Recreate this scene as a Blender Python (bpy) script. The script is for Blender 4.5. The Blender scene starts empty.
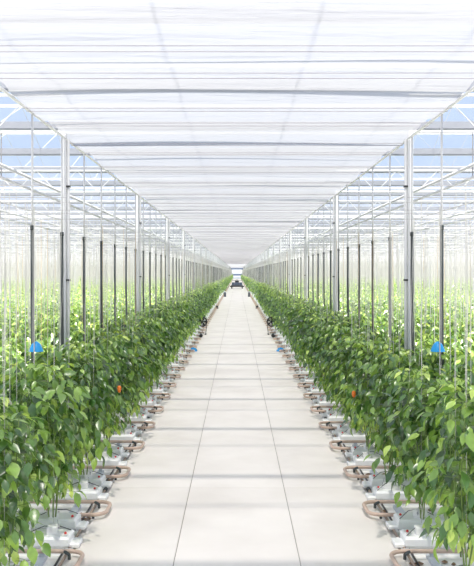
import bpy, math, random
import numpy as np
from mathutils import Vector
random.seed(7); RNG = np.random.default_rng(11)
SC = bpy.context.scene; COL = SC.collection
PI = math.pi; R = math.radians

# ------------------------------------------------------------------ dimensions (metres)
CAM_Z = 2.6; FPX = 840.0
EDGE = 2.33          # column line beside the path
SCREEN_Z = 4.4
PATH_HW = 1.5
ROW0 = 8.16; PITCH = 1.62; NROW = 190   # rows run away from the path, one every 1.6 m
END_Y = 322.0; SIDE_X = 46.0
GUT_Z = 5.1

# ------------------------------------------------------------------ materials
def new_mat(name):
    m = bpy.data.materials.new(name); m.use_nodes = True
    nt = m.node_tree; nt.nodes.clear()
    out = nt.nodes.new('ShaderNodeOutputMaterial')
    return m, nt, out
def N(nt, kind, **kw):
    n = nt.nodes.new(kind)
    for k, v in kw.items():
        if k in n.inputs: n.inputs[k].default_value = v
        else: setattr(n, k, v)
    return n
def c4(c): return (c[0], c[1], c[2], 1)
def plain(name, col, rough=.5, metal=0.0, noise=0.0, nscale=8.0, bump=0.0, spec=.5):
    m, nt, out = new_mat(name)
    b = N(nt, 'ShaderNodeBsdfPrincipled', Roughness=rough, Metallic=metal)
    b.inputs['Specular IOR Level'].default_value = spec
    tc = N(nt, 'ShaderNodeTexCoord'); nz = N(nt, 'ShaderNodeTexNoise', Scale=nscale, Detail=4.0)
    nt.links.new(tc.outputs['Object'], nz.inputs['Vector'])
    mx = N(nt, 'ShaderNodeMix', data_type='RGBA')
    mx.inputs[6].default_value = c4([x * (1 - noise) for x in col]); mx.inputs[7].default_value = c4([min(1, x * (1 + noise)) for x in col])
    nt.links.new(nz.outputs['Fac'], mx.inputs[0]); nt.links.new(mx.outputs[2], b.inputs['Base Color'])
    if bump:
        bp = N(nt, 'ShaderNodeBump', Strength=bump, Distance=.02)
        nt.links.new(nz.outputs['Fac'], bp.inputs['Height']); nt.links.new(bp.outputs['Normal'], b.inputs['Normal'])
    nt.links.new(b.outputs[0], out.inputs['Surface'])
    return m
M = {}
M['white_steel'] = plain('white_steel', (.62, .63, .64), .45, 0, .04)
M['gut'] = plain('gutter_grey', (.27, .285, .32), .6, 0, .1)
M['galv'] = plain('galvanised', (.62, .66, .72), .5, .0, .08)
M['wire'] = plain('dark_wire', (.28, .25, .27), .5)
M['white_wire'] = plain('white_wire', (.46, .46, .47), .6)
M['twine'] = plain('white_twine', (.54, .535, .50), .8)
M['twine_brown'] = plain('tan_twine', (.5, .36, .2), .8)
M['black'] = plain('black_plastic', (.025, .027, .03), .45, 0, .2)
M['dark_hose'] = plain('dark_hose', (.05, .06, .06), .5, 0, .2)
M['rust'] = plain('rusty_pipe', (.62, .46, .37), .45, .0, .3, 9, .1)
M['pipe_dark'] = plain('edge_pipe', (.36, .27, .21), .55, 0, .5, 3)
M['bag'] = plain('white_film', (.92, .92, .91), .35, 0, .03, 12, .35)
M['foam'] = plain('white_foam', (.90, .90, .89), .8, 0, .06, 6, .2)
M['block'] = plain('root_block', (.88, .87, .85), .8, 0, .08, 10)
M['red'] = plain('red_peg', (.65, .05, .05), .4)
M['blue'] = plain('blue_plastic', (.01, .29, .66), .4, 0, .1, 20)
M['orange'] = plain('orange_fruit', (.85, .2, .02), .25)
M['greenfruit'] = plain('green_fruit', (.05, .16, .02), .25)
M['grey'] = plain('grey_metal', (.12, .13, .15), .5, 0, .1)
M['bluegrey'] = plain('bluegrey_paint', (.10, .13, .20), .5, 0, .05)
M['stem'] = plain('stem', (.16, .24, .06), .6, 0, .3, 6)
M['joint'] = plain('joint', (.40, .37, .34), .9)
M['film'] = plain('ground_film', (.88, .86, .83), .6, 0, .08, 2.5, .2)
M['soil'] = plain('brown_debris', (.25, .16, .1), .9, 0, .4, 20)

def concrete():
    m, nt, out = new_mat('pale_concrete')
    b = N(nt, 'ShaderNodeBsdfPrincipled', Roughness=.75)
    b.inputs['Specular IOR Level'].default_value = .3
    tc = N(nt, 'ShaderNodeTexCoord'); n1 = N(nt, 'ShaderNodeTexNoise', Scale=.9, Detail=6.0); n2 = N(nt, 'ShaderNodeTexNoise', Scale=60.0, Detail=2.0)
    for n in (n1, n2): nt.links.new(tc.outputs['Object'], n.inputs['Vector'])
    cr = N(nt, 'ShaderNodeValToRGB'); cr.color_ramp.elements[0].position = .3; cr.color_ramp.elements[0].color = (.75, .70, .645, 1)
    cr.color_ramp.elements[1].position = .62; cr.color_ramp.elements[1].color = (.85, .80, .745, 1)
    nt.links.new(n1.outputs['Fac'], cr.inputs[0]); nt.links.new(cr.outputs[0], b.inputs['Base Color'])
    bp = N(nt, 'ShaderNodeBump', Strength=.08, Distance=.01); nt.links.new(n2.outputs['Fac'], bp.inputs['Height']); nt.links.new(bp.outputs[0], b.inputs['Normal'])
    nt.links.new(b.outputs[0], out.inputs['Surface']); return m
M['concrete'] = concrete()

def leaf_mat():
    m, nt, out = new_mat('pepper_leaf')
    at = N(nt, 'ShaderNodeAttribute', attribute_name='tint')
    cr = N(nt, 'ShaderNodeValToRGB'); e = cr.color_ramp.elements
    e[0].position = 0; e[0].color = (.016, .055, .010, 1)
    e[1].position = 1; e[1].color = (.55, .68, .14, 1)
    x = e.new(.35); x.color = (.05, .145, .018, 1); x = e.new(.7); x.color = (.25, .42, .055, 1)
    nt.links.new(at.outputs['Fac'], cr.inputs[0])
    tc = N(nt, 'ShaderNodeTexCoord'); nz = N(nt, 'ShaderNodeTexNoise', Scale=22.0, Detail=3.0); nt.links.new(tc.outputs['Object'], nz.inputs['Vector'])
    hs = N(nt, 'ShaderNodeHueSaturation'); mr = N(nt, 'ShaderNodeMapRange'); mr.inputs[3].default_value = .75; mr.inputs[4].default_value = 1.3
    nt.links.new(nz.outputs['Fac'], mr.inputs[0]); nt.links.new(mr.outputs[0], hs.inputs['Value']); nt.links.new(cr.outputs[0], hs.inputs['Color'])
    b = N(nt, 'ShaderNodeBsdfPrincipled', Roughness=.34); b.inputs['Specular IOR Level'].default_value = 1.0; b.inputs['Coat Weight'].default_value = .6; b.inputs['Coat Roughness'].default_value = .28
    nt.links.new(hs.outputs[0], b.inputs['Base Color'])
    bp = N(nt, 'ShaderNodeBump', Strength=.35, Distance=.01); nt.links.new(nz.outputs['Fac'], bp.inputs['Height']); nt.links.new(bp.outputs[0], b.inputs['Normal'])
    tr = N(nt, 'ShaderNodeBsdfTranslucent'); h2 = N(nt, 'ShaderNodeHueSaturation', Value=1.9, Saturation=1.0, Hue=.485)
    nt.links.new(hs.outputs[0], h2.inputs['Color']); nt.links.new(h2.outputs[0], tr.inputs['Color'])
    mx = N(nt, 'ShaderNodeMixShader', Fac=.24); nt.links.new(b.outputs[0], mx.inputs[1]); nt.links.new(tr.outputs[0], mx.inputs[2])
    nt.links.new(mx.outputs[0], out.inputs['Surface']); return m
M['leaf'] = leaf_mat()

def screen_mat():
    m, nt, out = new_mat('shade_cloth')
    tc = N(nt, 'ShaderNodeTexCoord')
    mp = N(nt, 'ShaderNodeMapping'); mp.inputs['Scale'].default_value = (.9, 7.0, 1); nt.links.new(tc.outputs['Object'], mp.inputs[0])
    nz = N(nt, 'ShaderNodeTexNoise', Scale=1.0, Detail=5.0); nt.links.new(mp.outputs[0], nz.inputs['Vector'])
    bp = N(nt, 'ShaderNodeBump', Strength=.8, Distance=.10); nt.links.new(nz.outputs['Fac'], bp.inputs['Height'])
    d = N(nt, 'ShaderNodeBsdfDiffuse', Color=(.425, .43, .45, 1)); t = N(nt, 'ShaderNodeBsdfTranslucent', Color=(.425, .43, .45, 1)); tp = N(nt, 'ShaderNodeBsdfTransparent', Color=(1, 1, 1, 1))
    for s in (d, t): nt.links.new(bp.outputs[0], s.inputs['Normal'])
    a = N(nt, 'ShaderNodeMixShader', Fac=.55); nt.links.new(d.outputs[0], a.inputs[1]); nt.links.new(t.outputs[0], a.inputs[2])
    b = N(nt, 'ShaderNodeMixShader', Fac=.19); nt.links.new(a.outputs[0], b.inputs[1]); nt.links.new(tp.outputs[0], b.inputs[2])
    nt.links.new(b.outputs[0], out.inputs['Surface']); return m
M['screen'] = screen_mat()

def glass_mat():
    m, nt, out = new_mat('greenhouse_glass')
    tp = N(nt, 'ShaderNodeBsdfTransparent', Color=(.985, .99, 1, 1)); gl = N(nt, 'ShaderNodeBsdfGlossy', Roughness=.05, Color=(1, 1, 1, 1)); df = N(nt, 'ShaderNodeBsdfTranslucent', Color=(.9, .92, .95, 1))
    a = N(nt, 'ShaderNodeMixShader', Fac=.5); nt.links.new(gl.outputs[0], a.inputs[1]); nt.links.new(df.outputs[0], a.inputs[2])
    b = N(nt, 'ShaderNodeMixShader', Fac=.03); nt.links.new(tp.outputs[0], b.inputs[1]); nt.links.new(a.outputs[0], b.inputs[2])
    nt.links.new(b.outputs[0], out.inputs['Surface']); return m
M['glass'] = glass_mat()

# ------------------------------------------------------------------ mesh building
class MB:
    def __init__(s): s.v = []; s.f = []
    def box(s, x0, x1, y0, y1, z0, z1):
        b = len(s.v)
        s.v += [(x0,y0,z0),(x1,y0,z0),(x1,y1,z0),(x0,y1,z0),(x0,y0,z1),(x1,y0,z1),(x1,y1,z1),(x0,y1,z1)]
        s.f += [(b,b+3,b+2,b+1),(b+4,b+5,b+6,b+7),(b,b+1,b+5,b+4),(b+1,b+2,b+6,b+5),(b+2,b+3,b+7,b+6),(b+3,b,b+4,b+7)]
        return s
    def puff(s, x0, x1, y0, y1, z0, z1, e=.02):     # box with chamfered top edges
        b = len(s.v)
        for (a, z) in ((e*.5, z0), (0, z0+e), (0, z1-e), (e, z1)):
            s.v += [(x0+a,y0+a,z),(x1-a,y0+a,z),(x1-a,y1-a,z),(x0+a,y1-a,z)]
        for k in range(3):
            for i in range(4):
                j = (i+1) % 4; s.f.append((b+4*k+i, b+4*k+j, b+4*k+4+j, b+4*k+4+i))
        s.f += [(b,b+3,b+2,b+1),(b+12,b+13,b+14,b+15)]
        return s
    def tube(s, pts, r, n=8, close=False, caps=True):
        P = [Vector(p) for p in pts]; b = len(s.v); m = len(P)
        rr = r if isinstance(r, (list, tuple)) else [r]*m
        up = None
        for i, p in enumerate(P):
            if close: t = P[(i+1) % m]-P[i-1]
            else: t = P[min(i+1, m-1)]-P[max(i-1, 0)]
            t.normalize()
            if up is None:
                up = Vector((0,0,1)) if abs(t.z) < .9 else Vector((1,0,0))
            u = t.cross(up).normalized(); w = u.cross(t).normalized(); up = w
            for k in range(n):
                a = 2*PI*k/n; q = p+(u*math.cos(a)+w*math.sin(a))*rr[i]; s.v.append(tuple(q))
        for i in range(m if close else m-1):
            for k in range(n):
                a = b+i*n; c = b+((i+1) % m)*n
                s.f.append((a+k, a+(k+1) % n, c+(k+1) % n, c+k))
        if not close and caps:
            s.f.append(tuple(b+k for k in reversed(range(n)))); s.f.append(tuple(b+(m-1)*n+k for k in range(n)))
        return s
    def lathe(s, prof, c=(0,0,0), n=12, axis='z'):
        b = len(s.v)
        for (r, h) in prof:
            for k in range(n):
                a = 2*PI*k/n; x, y = r*math.cos(a), r*math.sin(a)
                q = (x, y, h) if axis == 'z' else ((x, h, y) if axis == 'y' else (h, x, y))
                s.v.append((c[0]+q[0], c[1]+q[1], c[2]+q[2]))
        for i in range(len(prof)-1):
            for k in range(n): s.f.append((b+i*n+k, b+i*n+(k+1) % n, b+(i+1)*n+(k+1) % n, b+(i+1)*n+k))
        s.f.append(tuple(b+k for k in reversed(range(n)))); s.f.append(tuple(b+(len(prof)-1)*n+k for k in range(n)))
        return s
    def mesh(s, name, mat, smooth=False):
        me = bpy.data.meshes.new(name); me.from_pydata(s.v, [], s.f); me.materials.append(M[mat])
        if smooth: me.polygons.foreach_set('use_smooth', [True]*len(me.polygons))
        me.update(); return me
def link(name, me, parent=None, loc=(0,0,0), rz=0.0):
    o = bpy.data.objects.new(name, me); COL.objects.link(o); o.location = loc; o.rotation_euler = (0,0,rz)
    if parent is not None: o.parent = parent
    return o
def tag(o, label=None, cat=None, group=None, kind=None):
    if label: o['label'] = label
    if cat: o['category'] = cat
    if group: o['group'] = group
    if kind: o['kind'] = kind
    return o
def np_mesh(name, V, F, mat, tint=None, smooth=True):
    """V (n,3); F (m,4) quads"""
    me = bpy.data.meshes.new(name); n, m = len(V), len(F)
    me.vertices.add(n); me.vertices.foreach_set('co', np.ascontiguousarray(V, np.float32).ravel())
    me.loops.add(m*4); me.loops.foreach_set('vertex_index', np.ascontiguousarray(F, np.int32).ravel())
    me.polygons.add(m); me.polygons.foreach_set('loop_start', np.arange(0, 4*m, 4, dtype=np.int32))
    try: me.polygons.foreach_set('loop_total', np.full(m, 4, np.int32))
    except Exception: pass
    if smooth: me.polygons.foreach_set('use_smooth', np.ones(m, bool))
    me.update(calc_edges=True); me.validate()
    if tint is not None:
        a = me.attributes.new('tint', 'FLOAT', 'POINT'); a.data.foreach_set('value', np.ascontiguousarray(tint, np.float32))
    me.materials.append(M[mat]); return me
SIDE = {-1: 'left', 1: 'right'}
_o = 'zeroth first second third fourth fifth sixth seventh eighth ninth tenth eleventh twelfth thirteenth fourteenth fifteenth sixteenth seventeenth eighteenth nineteenth'.split()
_t = {2:'twent',3:'thirt',4:'fort',5:'fift',6:'sixt',7:'sevent',8:'eight',9:'ninet'}
def ordn(n):
    if n < 20: return _o[n]
    if n >= 100: return 'hundredth' if n == 100 else 'hundred-and-' + ordn(n-100)
    return _t[n//10]+'ieth' if n % 10 == 0 else _t[n//10]+'y-'+_o[n % 10]

# ------------------------------------------------------------------ leaves
def frames(az, pitch, roll):
    d = np.stack([np.cos(az)*np.cos(pitch), np.sin(az)*np.cos(pitch), np.sin(pitch)], 1)
    s = np.stack([-np.sin(az), np.cos(az), np.zeros_like(az)], 1)
    n = np.cross(d, s); c, q = np.cos(roll)[:, None], np.sin(roll)[:, None]
    return d, s*c+n*q, n*c-s*q
def leaves_hi(P, az, pitch, roll, L, W, curl):
    """ovate pointed leaf, folded on the midrib and curling down: 4 cross sections"""
    d, s, n = frames(az, pitch, roll); k = len(P)
    T = [0, .22, .5, .78, 1.0]; Wd = [.03, .82, 1.0, .55, .02]
    V = np.zeros((k, 15, 3))
    for i, (t, w) in enumerate(zip(T, Wd)):
        mid = P + d*(L*t)[:, None] - n*(L*curl*t*t)[:, None]
        off = s*(W*.5*w)[:, None]; lift = n*(W*.14*w)[:, None]
        V[:, 3*i] = mid-off+lift; V[:, 3*i+1] = mid; V[:, 3*i+2] = mid+off+lift
    f = []
    for i in range(4):
        for j in range(2): a = 3*i+j; f.append((a, a+1, a+4, a+3))
    f = np.array(f); F = (f[None]+(np.arange(k)*15)[:, None, None]).reshape(-1, 4)
    return V.reshape(-1, 3), F, 15
def leaves_lo(P, az, pitch, roll, L, W, curl):
    d, s, n = frames(az, pitch, roll); k = len(P); V = np.zeros((k, 6, 3))
    m = P+d*(L*.45)[:, None]; e = P+d*L[:, None]-n*(L*curl)[:, None]
    off = s*(W*.5)[:, None]; l = n*(W*.14)[:, None]
    V[:, 0] = P; V[:, 1] = m-off+l; V[:, 2] = m; V[:, 3] = m+off+l; V[:, 4] = e; V[:, 5] = e
    f = np.array([(0, 2, 4, 1), (0, 3, 4, 2)])
    F = (f[None]+(np.arange(k)*6)[:, None, None]).reshape(-1, 4)
    return V.reshape(-1, 3), F, 6

TOP = 1.64
def plant_variant(seed, nleaf=150, hue=0.0):
    g = np.random.default_rng(seed); rnd = random.Random(seed)
    stems = []; mb = MB()
    for q in range(3):
        a = 2*PI*q/3+rnd.random(); pts = []
        for i in range(9):
            t = i/8; z = .15+t*(TOP-.12+rnd.uniform(-.04, .04)-.15)
            rad = .015+.10*min(1, t*2.2); pts.append((rad*math.cos(a)+.02*math.sin(5*t+q), rad*math.sin(a)+.02*math.cos(4*t+q*2), z))
        mb.tube(pts, [.0075-.004*i/8 for i in range(9)], 5); stems.append(pts)
    P = []; az = []; pi_ = []; L = []; ti = []
    for i in range(nleaf):
        st = stems[i % 3]; u = g.random()**.85
        z = .34+u*(TOP-.34); t = (z-.15)/(TOP-.15); k = min(7, int(t*8)); fr = t*8-k
        sx = st[k][0]*(1-fr)+st[k+1][0]*fr; sy = st[k][1]*(1-fr)+st[k+1][1]*fr
        a = g.uniform(0, 2*PI); rad = g.uniform(.04, .25)*(1.0-.45*max(0, u-.85)/.15)
        p = (sx+rad*math.cos(a), sy+rad*math.sin(a), z-rad*.1+g.normal(0, .02))
        P.append(p); az.append(a+g.normal(0, .5))
        pi_.append(R(-66+u*38)+g.normal(0, .33)); L.append(g.uniform(.075, .155)*(1-.25*max(0, u-.85)/.15))
        ti.append(np.clip(.28+.22*g.random()+.55*max(0, u-.86)/.14*g.random()+.5*max(0, .5-u)+g.normal(0, .17)+hue, 0, 1))  # tint also brightens the lower leaves: painted-in light on the path-side foliage
        if i % 2 == 0: mb.tube([(sx, sy, z-.03), p], .0022, 3, caps=False)
    P = np.array(P); k = len(P); L = np.array(L)
    V, F, nv = leaves_hi(P, np.array(az), np.array(pi_), g.normal(0, .5, k), L, L*g.uniform(.42, .60, k), g.uniform(.08, .38, k))
    fol = np_mesh('foliage', V, F, 'leaf', np.repeat(np.array(ti), nv))
    return mb.mesh('stem', 'stem', True), fol
VARIANTS = [plant_variant(100+i, 320, h) for i, h in enumerate((0, .04, -.04, .06, 0, -.02))]
block_me = MB().puff(-.05, .05, -.05, .05, 0, .075, .008).mesh('root_block', 'block')
peg_me = MB().tube([(.02, -.055, .03), (.02, -.045, .12)], .004, 5).lathe([(.009, 0), (.011, .01), (.009, .02)], (.02, -.056, .045), 6).mesh('drip_peg', 'white_wire')
fruit_me = MB().lathe([(.008, .0), (.026, -.008), (.034, -.03), (.031, -.06), (.02, -.085), (.006, -.092)], (0, 0, 0), 9).mesh('fruit', 'greenfruit', True)

SLAB_TOP = .15
rows = [ROW0+PITCH*k for k in range(-1, NROW)]
cand = []; rest = []
for r, yc in enumerate(rows):
    step = .30 if yc < 70 else .6
    for ln in (-1, 1):
        y = yc+ln*.27
        xmax = min(SIDE_X-2, max(2.6, .292*y+.5))
        for s in (-1, 1):
            x0 = 1.72+(.12 if ln > 0 else 0); n = int((xmax-x0)/step)+1
            for i in range(n):
                x = x0+i*step
                # how large the plant shows: row-end plants show whole, those behind only their tops
                vis = (1.0 if i == 0 else .62 if i == 1 else .3)/y*(1.0 if ln < 0 or i > 1 else .85)
                if abs(x)/y > .292: vis *= .25
                cand.append((vis, r, ln, s, i, x, y))
cand.sort(key=lambda c: -c[0])
near, rest = cand[:300], cand[300:]
g = np.random.default_rng(5)
pep_near = []
string_me = MB().tube([(0, 0, .25), (.004, 0, 1.7), (0, 0, 3.3)], .0024, 5).mesh('support_string', 'twine')
string_tan = MB().tube([(0, 0, .25), (.004, 0, 1.7), (0, 0, 3.3)], .0032, 5).mesh('support_string', 'twine_brown')
for idx, (vis, r, ln, s, i, x, y) in enumerate(near):
    st, fol = VARIANTS[int(g.integers(len(VARIANTS)))]
    jx, jy = g.normal(0, .02), g.normal(0, .02)
    o = link('pepper_plant', None, None, (s*x+jx, y+jy, SLAB_TOP)); o.rotation_euler.z = g.uniform(0, 2*PI)
    sc = g.uniform(.93, 1.07); o.scale = (1, 1, sc*(TOP-.1)/TOP)
    tag(o, 'green pepper plant, %s off the path, %s line of the %s row, %s side' % (ordn(i+1), 'near' if ln < 0 else 'far', ordn(r+1), SIDE[s]), 'plant', 'pepper plants in rows beside the path')
    link('stem', st, o, (0, 0, 0)); link('foliage', fol, o)
    b = link('root_block', block_me, o)
    if r < 12 and i < 2:
        link('drip_peg', peg_me, b)
    if r < 10 and i < 3:
        for q in range(int(g.integers(0, 3))):
            a = g.uniform(0, 2*PI); link('fruit', fruit_me, o, (.13*math.cos(a), .13*math.sin(a), g.uniform(.5, 1.3)))
    cc = link('support_string', string_tan if g.random() < .16 else string_me, None, (s*x+jx+.01, y+jy, 0))
    tan = cc.data == string_tan
    tag(cc, '%s twine above %s plant off the path, %s line, %s row, %s side' % ('tan' if tan else 'white', ordn(i+1), 'near' if ln < 0 else 'far', ordn(r+1), SIDE[s]), 'string', 'twines holding up the pepper plants')
    pep_near.append((o, r, ln, s, i, x, y))

# two ripe orange peppers, one on each side, hang on plants of the fourth row
orange_me = MB().lathe([(.008, .0), (.03, -.008), (.038, -.03), (.035, -.07), (.022, -.10), (.006, -.11)], (0, 0, 0), 10).mesh('ripe_fruit', 'orange', True)
for (o, r, ln, s, i, x, y) in pep_near:
    if r == 3 and ln < 0 and i == 0:
        o.rotation_euler.z = 0
        f = link('ripe_fruit', orange_me, o, (-s*.20, -.22, .98)); f.scale = (.7, .7, .85); f['label'] = 'orange ripe pepper among the leaves'
        o['label'] = 'pepper plant with orange fruit at path end of %s row, %s side' % (ordn(r+1), SIDE[s])

# remaining plants: one object of countless crowns
def rest_plants(items):
    P = []; az = []; pit = []; L = []; ti = []; bx = []
    for (vis, r, ln, s, i, x, y) in items:
        edge = i < 2
        if y < 26: n = 90
        elif y < 70: n = 60 if edge else 16
        elif y < 150: n = 26 if edge else 9
        else: n = 14 if edge else 6
        big = 1.0 if y < 45 else 1.35 if y < 100 else 2.0
        u = g.random(n) if (edge or y < 26) else 1-.35*g.random(n)**1.6
        hgt = TOP+SLAB_TOP-.08+g.normal(0, .05)
        a = g.uniform(0, 2*PI, n); rad = g.uniform(.03, .27, n)*(1 if y < 70 else 1.3)
        z = .48+u*(hgt-.48)
        P.append(np.stack([s*x+rad*np.cos(a), y+rad*np.sin(a), z-rad*.1], 1))
        az.append(a+g.normal(0, .5, n)); pit.append(R(-58)+u*R(38)+g.normal(0, .33, n)); L.append(g.uniform(.09, .165, n)*big)
        ti.append(np.clip(.33+.25*g.random(n)+.5*np.maximum(0, u-.84)/.16*g.random(n)+.25*np.maximum(0, .45-u)+g.normal(0, .12, n), 0, 1))  # lower leaves of these crowns coloured brighter too, as if lit
    P = np.concatenate(P); az = np.concatenate(az); pit = np.concatenate(pit); L = np.concatenate(L); ti = np.concatenate(ti)
    k = len(P)
    V, F, nv = leaves_lo(P, az, pit, g.normal(0, .3, k), L, L*g.uniform(.46, .62, k), g.uniform(.1, .35, k))
    return np_mesh('pepper_plants', V, F, 'leaf', np.repeat(ti, nv), False)
tag(link('pepper_plants', rest_plants(rest)), 'mass of green pepper plants filling the rows beyond the nearest ones', 'plants', None, 'stuff')

def prisms(items, mat, name):
    """vertical three-sided strands: (x, y, z0, z1, r)"""
    A = np.array(items); k = len(A); V = np.zeros((k, 6, 3))
    for j in range(3):
        a = 2*PI*j/3
        V[:, j, 0] = A[:, 0]+A[:, 4]*math.cos(a); V[:, j, 1] = A[:, 1]+A[:, 4]*math.sin(a); V[:, j, 2] = A[:, 2]
        V[:, j+3, 0] = A[:, 0]+A[:, 5]+A[:, 4]*math.cos(a); V[:, j+3, 1] = A[:, 1]+A[:, 4]*math.sin(a); V[:, j+3, 2] = A[:, 3]
    f = np.array([(0, 1, 4, 3), (1, 2, 5, 4), (2, 0, 3, 5)]); F = (f[None]+(np.arange(k)*6)[:, None, None]).reshape(-1, 4)
    return np_mesh(name, V.reshape(-1, 3), F, mat, None, False)
it = []
for (vis, r, ln, s, i, x, y) in rest:
    if y > 200 and i % 2: continue
    rr = .003 if y < 70 else .006
    it.append((s*x+g.normal(0, .04), y+g.normal(0, .05), 1.2 if y < 30 else 1.4, 3.3, rr, g.normal(0, .04)))
for (vis, r, ln, s, i, x, y) in near:
    for q in range(1): it.append((s*x+g.uniform(-.14, .14), y+g.normal(0, .06), 1.2, 3.3, .0026, g.normal(0, .05)))
tag(link('support_strings', prisms(it, 'twine', 'support_strings')), 'countless white twines hanging over the pepper rows', 'strings', None, 'stuff')

# ------------------------------------------------------------------ row ends: slabs, rails, poles
slab_me = MB().puff(0, 1.0, -.14, .14, 0, .10, .022).mesh('bag', 'bag')
tray_me = MB().box(-.03, 1.03, -.17, .17, 0, .03).box(-.03, 1.03, -.17, -.16, .03, .055).box(-.03, 1.03, .16, .17, .03, .055).mesh('tray', 'foam')
flap_me = MB().puff(-.10, .0, -.09, .09, .0, .045, .012).mesh('folded_end', 'bag')
clip_me = MB().lathe([(.012, 0), (.014, .012), (.006, .02)], (0, 0, 0), 7).mesh('red_clip', 'red')
tube_me = MB().tube([(.02, -.09, .11), (.12, -.02, .17), (.25, .02, .18), (.38, .0, .12)], .004, 4).mesh('drip_tube', 'black')
far_slabs = MB()
for r, yc in enumerate(rows):
    for ln in (-1, 1):
        for s in (-1, 1):
            y = yc+ln*.27; xs = 1.555+(.04 if ln > 0 else 0)
            if r < 75:
                o = link('grow_slab', None, None, (s*xs, y, 0.0), 0 if s > 0 else PI)
                o.rotation_euler.z += random.uniform(-.03, .03)
                tag(o, 'white film grow slab on tray at path end of the %s row, %s line, %s side' % (ordn(r+1), 'near' if ln < 0 else 'far', SIDE[s]), 'grow bag', 'white grow slabs at the row ends')
                link('tray', tray_me, o); link('bag', slab_me, o, (0, 0, .03+.02))
                link('folded_end', flap_me, o, (0.01, 0, .035))
                if r < 14:
                    link('drip_clip', clip_me, o, (.05, .03, .15)); link('drip_tube', tube_me, o, (0, 0, .04))
            else: far_slabs.box(min(s*xs, s*(xs+1)), max(s*xs, s*(xs+1)), y-.11, y+.11, 0, .15)
tag(link('grow_slabs', far_slabs.mesh('grow_slabs', 'bag')), 'white grow slabs at the most distant row ends', 'grow bags', None, 'stuff')

def rail_pts(x_tip=1.37, gauge=.245, x_end=5.2, z=.085, rad=.13):
    p = [(x_end, -gauge, z)]
    for k in range(7):
        a = -PI/2-k*PI/12; p.append((x_tip+rad+rad*math.cos(a), -gauge+rad+rad*math.sin(a), z))
    for k in range(7):
        a = PI-k*PI/12; p.append((x_tip+rad+rad*math.cos(a), gauge-rad+rad*math.sin(a), z))
    p.append((x_end, gauge, z)); return p
rail_me = MB().tube(rail_pts(), .020, 8).mesh('pipe', 'rust', True)
foot_me = MB().box(1.72, 1.80, -.33, .33, 0, .03).box(1.74, 1.78, -.29, -.25, .03, .07).box(1.74, 1.78, .25, .29, .03, .07).mesh('rail_foot', 'galv')
riser_me = [MB().tube([(1.50, q*.19, .03), (1.50, q*.19, .07), (1.55, q*.235, .085)], .016, 6).mesh('riser', 'dark_hose') for q in (-1, 1)]
debris_me = []
for q in range(3):
    mb = MB(); rr = random.Random(q)
    for k in range(9):
        cx, cy = 1.62+rr.uniform(-.08, .5), rr.uniform(-.2, .2); mb.lathe([(.01, 0), (rr.uniform(.02, .05), .01), (.008, .025)], (cx, cy, 0), 6)
    debris_me.append(mb.mesh('dry_leaf_litter', 'soil'))
far_rails = MB()
rails = [ROW0-.81+random.Random(k*3+1).uniform(-.04,.04)+PITCH*k for k in range(0, NROW)]
for r, y in enumerate(rails):
    for s in (-1, 1):
        if r < 150:
            o = link('heating_pipe_rail', None, None, (0, y, 0), 0 if s > 0 else PI)
            tag(o, 'rusty looped heating pipe rail reaching onto path before the %s row, %s side' % (ordn(r+2), SIDE[s]), 'pipe rail', 'looped pipe rails along the path edge')
            link('pipe', rail_me, o); link('rail_foot', foot_me, o)
            if r < 40:
                for rm in riser_me: link('riser', rm, o)
            if r < 22:
                d = link('dry_leaf_litter', debris_me[(r+(s > 0)) % 3], None, (0, y, .003), 0 if s > 0 else PI)
                tag(d, 'brown dry leaf litter inside the %s pipe loop, %s side' % (ordn(r+1), SIDE[s]), 'litter', None, 'stuff')
        else:
            far_rails.tube([(s*4, y-.27, .085), (s*1.36, y-.27, .085), (s*1.36, y+.27, .085), (s*4, y+.27, .085)], .026, 4)
tag(link('heating_pipe_rails', far_rails.mesh('heating_pipe_rails', 'rust')), 'looped pipe rails at the most distant row ends', 'pipe rails', None, 'stuff')

hose_me = MB().tube([(0, 0, .0), (.01, 0, 1.2), (0, 0, 2.2), (0, 0, 3.13)], .021, 8).lathe([(.026, 0), (.026, .05)], (0, 0, 3.08), 8).mesh('dark_sleeve', 'dark_hose', True)
rod_me = MB().tube([(0, 0, 3.1), (0, 0, SCREEN_Z)], .014, 6).mesh('white_rod', 'white_steel', True)
far_poles = MB()
for r in range(NROW):
    y = 9.56-PITCH+PITCH*(r+1)
    for s in (-1, 1):
        if abs(((y-11.4+4.25) % 8.5)-4.25) < .15: yy = y-.2
        else: yy = y
        if r < 150:
            o = link('support_pole', None, None, (s*EDGE, yy, 0))
            tag(o, 'thin pole with dark sleeve below and white rod above, at the %s row, %s side' % (ordn(r+3), SIDE[s]), 'pole', 'dark sleeved poles along the row ends')
            link('dark_sleeve', hose_me, o); link('white_rod', rod_me, o)
        else: far_poles.tube([(s*EDGE, yy, 0), (s*EDGE, yy, SCREEN_Z)], .02, 4)
tag(link('support_poles', far_poles.mesh('support_poles', 'dark_hose')), 'thin poles at the most distant row ends', 'poles', None, 'stuff')

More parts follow.
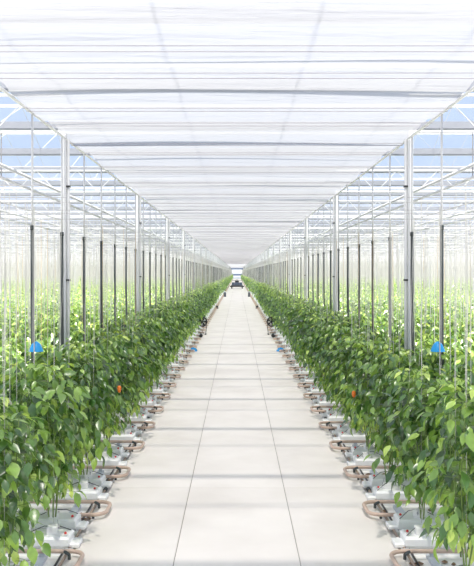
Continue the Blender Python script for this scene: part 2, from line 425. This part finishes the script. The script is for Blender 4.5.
# ------------------------------------------------------------------ columns
post_me = MB().box(-.035, .035, -.035, .035, 0, SCREEN_Z+.1).mesh('post', 'white_steel')
down_me = MB().tube([(0, 0, 0), (0, 0, SCREEN_Z)], .019, 8).mesh('drain_pipe', 'white_steel', True)
strap_me = MB().box(.036, .086, -.030, .030, -.012, .012).mesh('strap', 'black')
base_me = MB().box(-.12, .12, -.12, .12, 0, .12).mesh('base', 'foam')
def column(x, y, label, parts=True):
    s = 1 if x > 0 else -1
    o = link('steel_column', None, None, (x, y, 0), 0 if s < 0 else PI)
    tag(o, label, 'column', 'white steel columns holding the roof')
    link('post', post_me, o); link('base', base_me, o)
    if parts:
        link('drain_pipe', down_me, o, (.062, 0, 0))
        for z in (3.76, 2.49): link('strap', strap_me, o, (0, 0, z))
    return o
NC = 36
for k in range(NC):
    for s in (-1, 1): column(s*(EDGE+.02), 11.4+8.5*k, 'white steel column with drain pipe, %s along the %s edge of the path' % (ordn(k+1), SIDE[s]))
for j, X in enumerate((10.4, 18.4, 26.4)):
    for k in range(NC):
        y = 11.4+8.5*k
        if X/y < .29:
            for s in (-1, 1): column(s*X, y, 'thin white column standing among the crops, %s across and %s back, %s side' % (ordn(j+2), ordn(k+1), SIDE[s]), False)

# ------------------------------------------------------------------ overhead lattice girders, pipes, wires
def girder_mesh(X0, X1, z0, z1, n):
    mb = MB(); mb.tube([(X0, 0, z0), (X1, 0, z0)], .022, 5); mb.tube([(X0, 0, z1), (X1, 0, z1)], .022, 5)
    dx = (X1-X0)/n
    for i in range(n):
        a = X0+i*dx; mb.tube([(a, 0, z0), (a+dx/2, 0, z1)], .008, 4); mb.tube([(a+dx/2, 0, z1), (a+dx, 0, z0)], .008, 4)
    return mb.mesh('lattice_girder', 'white_steel')
gm = {s: girder_mesh(s*EDGE, s*(SIDE_X-1), 4.50, 5.0, 44) for s in (-1, 1)}
gmid = girder_mesh(-EDGE, EDGE, 4.55, 5.0, 5)
for k in range(NC):
    y = 11.4+8.5*k
    for s in (-1, 1):
        tag(link('lattice_girder', gm[s], None, (0, y, 0)), 'white lattice roof girder at the %s column line, %s of the path' % (ordn(k+1), SIDE[s]), 'girder', 'lattice girders below the roof')
    if 0: tag(link('lattice_girder', gmid, None, (0, y+.05, 0)), 'white lattice girder above the shade cloth at the %s column line' % ordn(k+1), 'girder', 'lattice girders below the roof')
for j in range(8):
    X = 3.2+2.4*j
    for s in (-1, 1):
        o = link('overhead_pipe', None, None, (s*X, 0, 0))
        tag(o, 'pair of white pipes hung above the crop, %s out from the path, %s side' % (ordn(j+1), SIDE[s]), 'pipe', 'white overhead pipes running along the greenhouse')
        link('upper_pipe', MB().tube([(0, 4, 4.05), (0, END_Y-1, 4.05)], .026, 6).mesh('upper_pipe', 'white_steel', True), o)
        link('lower_pipe', MB().tube([(0, 4, 3.88), (0, END_Y-1, 3.88)], .022, 6).mesh('lower_pipe', 'white_steel', True), o)
        hb = MB()
        for k in range(40): hb.tube([(0, 11.4+8.5*k/1.0 if k < NC else 11.4, 3.86), (0, 11.4+8.5*k/1.0 if k < NC else 11.4, 4.52)], .008, 4)
        link('hanger', hb.mesh('hanger', 'white_wire'), o)
for s in (-1, 1):
    tag(link('edge_wire', MB().tube([(s*EDGE, -4, SCREEN_Z+.01), (s*EDGE, END_Y-1, SCREEN_Z+.01)], .018, 6).mesh('edge_wire', 'white_steel')), 'white tube carrying the %s edge of the shade cloth' % SIDE[s], 'tube')
    tag(link('row_wire', MB().tube([(s*(EDGE+.03), 4, 3.3), (s*(EDGE+.03), END_Y-1, 3.3)], .006, 4).mesh('row_wire', 'white_wire')), 'thin white wire along the path joining crop wires, %s side' % SIDE[s], 'wire')
cw = {s: MB().tube([(s*1.6, 0, 3.3), (s*(SIDE_X-1), 0, 3.3)], .004, 4).mesh('crop_wire', 'white_wire') for s in (-1, 1)}
n = 0
for r, yc in enumerate(rows):
    if r >= 75: break
    for ln in (-1, 1):
        for s in (-1, 1):
            tag(link('crop_wire', cw[s], None, (0, yc+ln*.27, 0)), 'thin white wire stretched over the %s row, %s line, %s side' % (ordn(r+1), 'near' if ln < 0 else 'far', SIDE[s]), 'wire', 'crop wires the twines hang from')
mb = MB()
for yc in rows[75:]:
    for ln in (-1, 1):
        for s in (-1, 1): mb.tube([(s*1.6, yc+ln*.27, 3.3), (s*(SIDE_X-1), yc+ln*.27, 3.3)], .005, 3)
tag(link('crop_wires', mb.mesh('crop_wires', 'white_wire')), 'thin white wires over the most distant rows', 'wires', None, 'stuff')

# ------------------------------------------------------------------ shade cloth over the path and its wires
def screen():
    Y0, Y1 = -6.0, END_Y-2; ys = [Y0]
    while ys[-1] < Y1: ys.append(ys[-1]+(.07 if ys[-1] < 30 else .16 if ys[-1] < 80 else .4))
    ys = np.array(ys); nx = 15; xs = np.linspace(-EDGE, EDGE, nx)
    X, Y = np.meshgrid(xs, ys); ph = np.sin(Y*.37)*2+np.sin(Y*.11)
    Z = SCREEN_Z+.05+.030*np.sin(2*PI*Y/2.53+.4*np.sin(X))+.010*np.sin(2*PI*Y/.46+ph+X*.5)+.010*np.sin(2*PI*Y/.95+X*X*.5+ph)
    Z -= .012*(X/EDGE)**2
    V = np.stack([X, Y, Z], -1).reshape(-1, 3); m = len(ys); i = np.arange(m-1)[:, None]*nx+np.arange(nx-1)[None]
    F = np.stack([i, i+1, i+nx+1, i+nx], -1).reshape(-1, 4)
    return np_mesh('shade_cloth', V, F, 'screen')
tag(link('shade_cloth', screen()), 'long white translucent shade cloth stretched over the whole path', 'shade cloth')
swm = MB().tube([(-EDGE-.02, 0, 0), (EDGE+.02, 0, 0)], .003, 5).mesh('cloth_wire', 'wire')
wy = []
k = 0
while 6.74+2.53*k < 190 and len(wy) < 300:
    b = 1.59+2.53*k; k += 1
    wy += [b, b+.18, b+.91, b+1.12]
for i, y in enumerate(wy):
    if i < 8: continue
    tag(link('cloth_wire', swm, None, (0, y, SCREEN_Z-.01)), 'thin dark wire crossing under the shade cloth, %s from the top of the picture' % ordn(i-7), 'wire', 'wires under the shade cloth')

# ------------------------------------------------------------------ setting: floor, path, roof, walls
tag(link('floor', MB().box(-SIDE_X, SIDE_X, -8, END_Y, -.1, 0).mesh('floor', 'film')), 'white ground film under the crop rows', 'floor', None, 'structure')
pb = MB(); seams = [-PATH_HW, -.56, .56, PATH_HW]; y = -6.0
while y < END_Y-2:
    for a, b in zip(seams[:-1], seams[1:]): pb.box(a+.0045, b-.0045, y+.002, y+7.998, .004, .03)
    y += 8.0
po = tag(link('path', pb.mesh('path', 'concrete')), 'pale concrete slab path running down the middle', 'path', None, 'structure')
link('joint', MB().box(-PATH_HW+.01, PATH_HW-.01, -6, END_Y-2, .001, .018).mesh('joint', 'joint'), po)
for s in (-1, 1):
    o = link('irrigation_pipe', None, None, (0, 0, 0))
    tag(o, 'long brown pipe lying along the %s edge of the concrete path' % SIDE[s], 'pipe')
    pts = [(s*(1.545+.012*math.sin(y*.9)), y, .035) for y in [4+.8*k for k in range(390)]]
    link('pipe', MB().tube(pts, .015, 6).mesh('pipe', 'pipe_dark', True), o)
    pts = [(s*(1.60+.012*math.sin(y*.7+1)), y, .022) for y in [4+.8*k for k in range(390)]]
    link('thin_hose', MB().tube(pts, .010, 5).mesh('thin_hose', 'black', True), o)
    cm = MB().lathe([(.020, -.05), (.026, -.03), (.026, .03), (.020, .05)], (0, 0, 0), 8, 'y').mesh('coupling', 'dark_hose', True)
    for k in range(24):
        yy = 8.0+1.6*k+.3*((k*7) % 3); link('coupling', cm, o, (s*(1.545+.012*math.sin(yy*.9)), yy, .037))

roofm = MB(); bars = MB(); ridge = []; gut = []
y0 = 14.8-3.2*7
for k in range(104):
    y = y0+3.2*k
    if y+3.2 > END_Y: break
    b = len(roofm.v); z0, z1 = GUT_Z+.12, GUT_Z+.72
    roofm.v += [(-SIDE_X, y, z0), (SIDE_X, y, z0), (SIDE_X, y+1.6, z1), (-SIDE_X, y+1.6, z1), (SIDE_X, y+3.2, z0), (-SIDE_X, y+3.2, z0)]
    roofm.f += [(b, b+1, b+2, b+3), (b+3, b+2, b+4, b+5)]
    gut.append(y); ridge.append(y+1.6)
    if y < 90:
        xm = min(SIDE_X, max(8, .3*y+6)); x = -math.floor(xm/1.2)*1.2-.6
        while x <= xm: bars.tube([(x, y, z0), (x, y+1.6, z1), (x, y+3.2, z0)], .006, 3); x += 1.2
ro = tag(link('ceiling', roofm.mesh('ceiling', 'glass')), 'glass greenhouse roof of many small ridges', 'roof', None, 'structure')
link('glazing_bars', bars.mesh('glazing_bars', 'white_steel'), ro)
rgm = MB().box(-SIDE_X, SIDE_X, -.02, .02, -.03, .03).mesh('ridge_bar', 'white_steel')
gtm = MB().box(-SIDE_X, SIDE_X, -.06, .06, 0, .03).box(-SIDE_X, SIDE_X, -.07, -.055, .02, .14).box(-SIDE_X, SIDE_X, .055, .07, .02, .14).mesh('gutter', 'gut')
for i, y in enumerate(gut): tag(link('trim_%d' % (i+1), gtm, None, (0, y, GUT_Z)), 'grey roof gutter, %s in line' % ordn(i+1), 'gutter', 'roof gutters', 'structure')
for i, y in enumerate(ridge): tag(link('trim_%d' % (i+1+len(gut)), rgm, None, (0, y, GUT_Z+.74)), 'white roof ridge bar, %s in line' % ordn(i+1), 'ridge bar', 'roof ridge bars', 'structure')

def glass_wall(name, horiz, pos, a0, a1, label):
    g_ = MB(); f_ = MB()
    def bx(m, u0, u1, t, z0, z1):
        if horiz: m.box(u0, u1, pos-t, pos+t, z0, z1)
        else: m.box(pos-t, pos+t, u0, u1, z0, z1)
    bx(g_, a0, a1, .005, .6, GUT_Z+.1); bx(f_, a0, a1, .06, 0, .6)
    for z in (.6, 2.2, 3.8, 5.15): bx(f_, a0, a1, .04, z-.03, z+.03)
    u = a0
    while u <= a1+.01: bx(f_, u-.03, u+.03, .04, .6, 5.15); u += 2.4 if horiz else 4.0
    o = tag(link(name, f_.mesh(name, 'white_steel')), label, 'wall', None, 'structure'); link('glass', g_.mesh('glass', 'glass'), o); return o
glass_wall('wall_back', True, END_Y, -SIDE_X, SIDE_X, 'far glazed end wall of the greenhouse')
glass_wall('wall_left', False, -SIDE_X, -8, END_Y, 'glazed side wall on the left')
glass_wall('wall_right', False, SIDE_X, -8, END_Y, 'glazed side wall on the right')
# big framed door in the end wall
d = tag(link('door_1', MB().box(-2.4, 2.4, -.1, .1, 3.55, 4.15).box(-2.4, -2.05, -.1, .1, 0, 3.6).box(2.05, 2.4, -.1, .1, 0, 3.6).box(-2.1, 2.1, -.06, .06, 1.2, 2.0).mesh('door_frame', 'bluegrey'), None, (0, END_Y-.3, 0)), 'blue-grey framed sliding door at the far end of the path', 'door', None, 'structure')
link('door_panel', MB().box(-2.05, -.03, -.04, .04, .05, 3.55).box(.03, 2.05, -.04, .04, .05, 3.55).mesh('door_panel', 'galv'), d)

# ------------------------------------------------------------------ single things beside the path
for s in (-1, 1):
    sd = SIDE[s]
    # blue cap hanging on a cord
    o = link('hanging_cap', None, None, (s*2.20, 9.2, 0)); tag(o, 'small blue plastic cap hanging on a white cord above the plants, %s of the path' % sd, 'plastic cap')
    link('cap', MB().lathe([(.082, -.005), (.080, .0), (.066, .035), (.048, .075), (.022, .098), (.006, .105)], (0, 0, 1.735), 14).mesh('cap', 'blue', True), o)
    link('cord', MB().tube([(.0, -.09, .95), (.0, -.09, 3.3)], .006, 6).mesh('cord', 'twine'), o)
    # fan on a low stand
    o = link('circulation_fan', None, None, (s*1.42, 34.6, .03)); tag(o, 'round black fan on a low stand at the %s edge of the path' % sd, 'fan')
    link('housing', MB().tube([(.18*math.cos(a), -.03, .52+.19*math.sin(a)) for a in [2*PI*k/20 for k in range(20)]], .022, 6, True).tube([(.18*math.cos(a), .10, .52+.19*math.sin(a)) for a in [2*PI*k/20 for k in range(20)]], .022, 6, True).mesh('housing', 'black', True), o)
    gr = MB()
    for q in (.04, .065, .09, .115, .14, .16): gr.tube([(q*math.cos(a), -.05, .52+q*math.sin(a)) for a in [2*PI*k/16 for k in range(16)]], .005, 4, True)
    for k in range(8): a = PI*k/8; gr.tube([(-.18*math.cos(a), -.045, .52-.19*math.sin(a)), (.18*math.cos(a), -.045, .52+.19*math.sin(a))], .005, 4)
    link('grille', gr.mesh('grille', 'black'), o)
    bl = MB()
    for k in range(5):
        a = 2*PI*k/5; b = len(bl.v)
        for (rr, da, yy) in ((.03, -.25, .0), (.03, .25, .03), (.155, .42, .05), (.165, -.25, .01)):
            bl.v += [(rr*math.cos(a+da), yy+.01, .52+rr*math.sin(a+da)), (rr*math.cos(a+da), yy+.018, .52+rr*math.sin(a+da))]
        bl.f += [(b, b+2, b+4, b+6), (b+1, b+7, b+5, b+3), (b, b+1, b+3, b+2), (b+2, b+3, b+5, b+4), (b+4, b+5, b+7, b+6), (b+6, b+7, b+1, b)]
    link('blades', bl.mesh('blades', 'black'), o)
    link('motor', MB().lathe([(.03, 0), (.045, .02), (.045, .09), (.02, .12)], (0, 0, .52), 10, 'y').mesh('motor', 'black'), o)
    st = MB(); st.tube([(-.17, .03, .40), (-.13, .03, .0), (.13, .03, 0), (.17, .03, .40)], .014, 6)
    link('stand', st.mesh('stand', 'black'), o)
    for q in (-1, 1): link('foot', MB().box(q*.13-.03, q*.13+.03, -.22, .22, 0, .03).mesh('foot', 'black'), o)
    # dark valve box near the fan
    o = link('valve', None, None, (s*1.40, 32.6, .03)); tag(o, 'dark pipe valve with handle on the path edge before the fan, %s side' % sd, 'valve')
    link('body', MB().lathe([(.05, -.14), (.07, -.12), (.05, -.08), (.05, .08), (.07, .12), (.05, .14)], (0, 0, .10), 9, 'y').mesh('body', 'black', True), o)
    link('handle', MB().tube([(0, 0, .12), (0, 0, .2)], .012, 6).tube([(-.12, 0, .2), (.12, 0, .2)], .012, 6).mesh('handle', 'dark_hose'), o)
    # crumpled blue cloth
    rr = random.Random(3); mb = MB(); nn = 9
    for i in range(nn):
        for j in range(nn):
            u, v = i/(nn-1)-.5, j/(nn-1)-.5; e = max(abs(u), abs(v))*2
            mb.v.append((u*.26+rr.uniform(-.012, .012), v*.40+rr.uniform(-.015, .015), max(.006, .13*(1-e**2)*rr.uniform(.55, 1.1))))
    for i in range(nn-1):
        for j in range(nn-1): a = i*nn+j; mb.f.append((a, a+nn, a+nn+1, a+1))
    tag(link('crumpled_cloth', mb.mesh('crumpled_cloth', 'blue'), None, (s*1.42, 27.3, .03)), 'crumpled bright blue cloth lying on the %s path edge' % sd, 'cloth')
    # distant fitting and bollard
    o = link('hose_reel', None, None, (s*1.40, 59.0, .03)); tag(o, 'small black hose reel on the %s path edge beyond the fan' % sd, 'hose reel')
    link('reel', MB().lathe([(.12, -.08), (.12, -.06), (.06, -.055), (.06, .055), (.12, .06), (.12, .08)], (0, 0, .14), 12, 'x').mesh('reel', 'black'), o)
    link('stand', MB().box(-.09, .09, -.08, .08, 0, .05).mesh('stand', 'black'), o)
    o = link('bollard', None, None, (s*1.25, 87.0, .03)); tag(o, 'grey bollard near the distant end of the path, %s side' % sd, 'bollard')
    link('shaft', MB().box(-.12, .12, -.12, .12, 0, .48).mesh('shaft', 'grey'), o); link('cap', MB().puff(-.15, .15, -.15, .15, .46, .54, .02).mesh('cap', 'galv'), o)

# low transport cart on the path, far away
o = link('transport_cart', None, None, (0, 130.0, .03)); tag(o, 'dark transport cart parked on the path near its far end', 'cart')
link('platform', MB().puff(-.85, .85, -1.0, 1.0, .42, .56, .03).mesh('platform', 'grey'), o)
link('bumper', MB().box(-1.1, 1.1, -1.12, -1.0, .28, .46).mesh('bumper', 'black'), o)
for sx in (-1, 1):
    for sy in (-1, 1):
        w = link('wheel', MB().lathe([(.20, -.09), (.30, -.07), (.30, .07), (.20, .09)], (0, 0, 0), 16, 'x').mesh('wheel', 'black'), o, (sx*.8, sy*.8, .30))
        link('hub', MB().lathe([(.09, -.10), (.10, 0), (.09, .10)], (0, 0, 0), 10, 'x').mesh('hub', 'galv'), w)
link('engine_cover', MB().puff(-.35, .35, -.9, -.3, .56, .95, .05).mesh('engine_cover', 'bluegrey'), o)
link('seat', MB().puff(-.3, .3, -.2, .25, .56, .80, .04).box(-.3, .3, .2, .28, .8, 1.2).mesh('seat', 'black'), o)
link('steering_column', MB().tube([(0, -.35, .8), (0, -.2, 1.3)], .03, 6).tube([(.2*math.cos(a), -.2+.03*math.sin(a), 1.3+.2*math.sin(a)*.5) for a in [2*PI*k/12 for k in range(12)]], .02, 5, True).mesh('steering_column', 'black'), o)
link('load_frame', MB().tube([(-.8, .9, .5), (-.8, .9, 1.25), (.8, .9, 1.25), (.8, .9, .5)], .035, 6).tube([(-.8, .9, .9), (.8, .9, .9)], .03, 6).mesh('load_frame', 'grey'), o)
for q in (-1, 1):
    cr = MB().box(-.22, .22, -.25, .25, 0, .03)
    for (a, b, c_, d_) in ((-.22, -.19, -.25, .25), (.19, .22, -.25, .25), (-.22, .22, -.25, -.22), (-.22, .22, .22, .25)): cr.box(a, b, c_, d_, .03, .4)
    tag(link('crate', cr.mesh('crate', 'bluegrey'), None, (q*.58, 130.0-.6, .59)), 'blue-grey harvest crate on the %s of the distant cart' % SIDE[q], 'crate')

# ------------------------------------------------------------------ light, sky, camera
w = bpy.data.worlds.new('World'); SC.world = w; w.use_nodes = True; nt = w.node_tree; nt.nodes.clear()
out = nt.nodes.new('ShaderNodeOutputWorld'); bg = nt.nodes.new('ShaderNodeBackground')
tc = nt.nodes.new('ShaderNodeTexCoord'); sx = nt.nodes.new('ShaderNodeSeparateXYZ'); cr = nt.nodes.new('ShaderNodeValToRGB')
nt.links.new(tc.outputs['Generated'], sx.inputs[0]); nt.links.new(sx.outputs['Z'], cr.inputs[0])
e = cr.color_ramp.elements; e[0].position = 0; e[0].color = (.74, .73, .725, 1); e[1].position = 1; e[1].color = (.62, .72, .95, 1)
x = e.new(.045); x.color = (.74, .76, .81, 1); x = e.new(.13); x.color = (.53, .67, .92, 1); x = e.new(.35); x.color = (.64, .75, .96, 1)
nt.links.new(cr.outputs[0], bg.inputs['Color']); bg.inputs['Strength'].default_value = 1.0
nt.links.new(bg.outputs[0], out.inputs['Surface'])
sl = bpy.data.lights.new('sun', 'SUN'); sl.energy = 9.0; sl.angle = R(2.2); sl.color = (1, .95, .87)
so = bpy.data.objects.new('sun', sl); COL.objects.link(so)
dirv = Vector((0.0, .42, -1.0)).normalized(); so.rotation_euler = dirv.to_track_quat('-Z', 'Y').to_euler(); so.location = (0, -5, 20)

cd = bpy.data.cameras.new('camera'); co = bpy.data.objects.new('camera', cd); COL.objects.link(co); SC.camera = co
co.location = (0, 0, CAM_Z); co.rotation_euler = (R(90), 0, 0)
cd.sensor_fit = 'HORIZONTAL'; cd.sensor_width = 36.0; cd.lens = 36.0*FPX/474.0; cd.shift_y = -11.0/474.0; cd.clip_end = 800
SC.view_settings.view_transform = 'Standard'; SC.view_settings.look = 'None'; SC.view_settings.gamma = 1.0
SC.view_settings.use_curve_mapping = False; SC.view_settings.exposure = 0.09
cy = SC.cycles; cy.use_denoising = True; cy.max_bounces = 10; cy.diffuse_bounces = 5; cy.transmission_bounces = 6; cy.transparent_max_bounces = 48; cy.use_adaptive_sampling = False
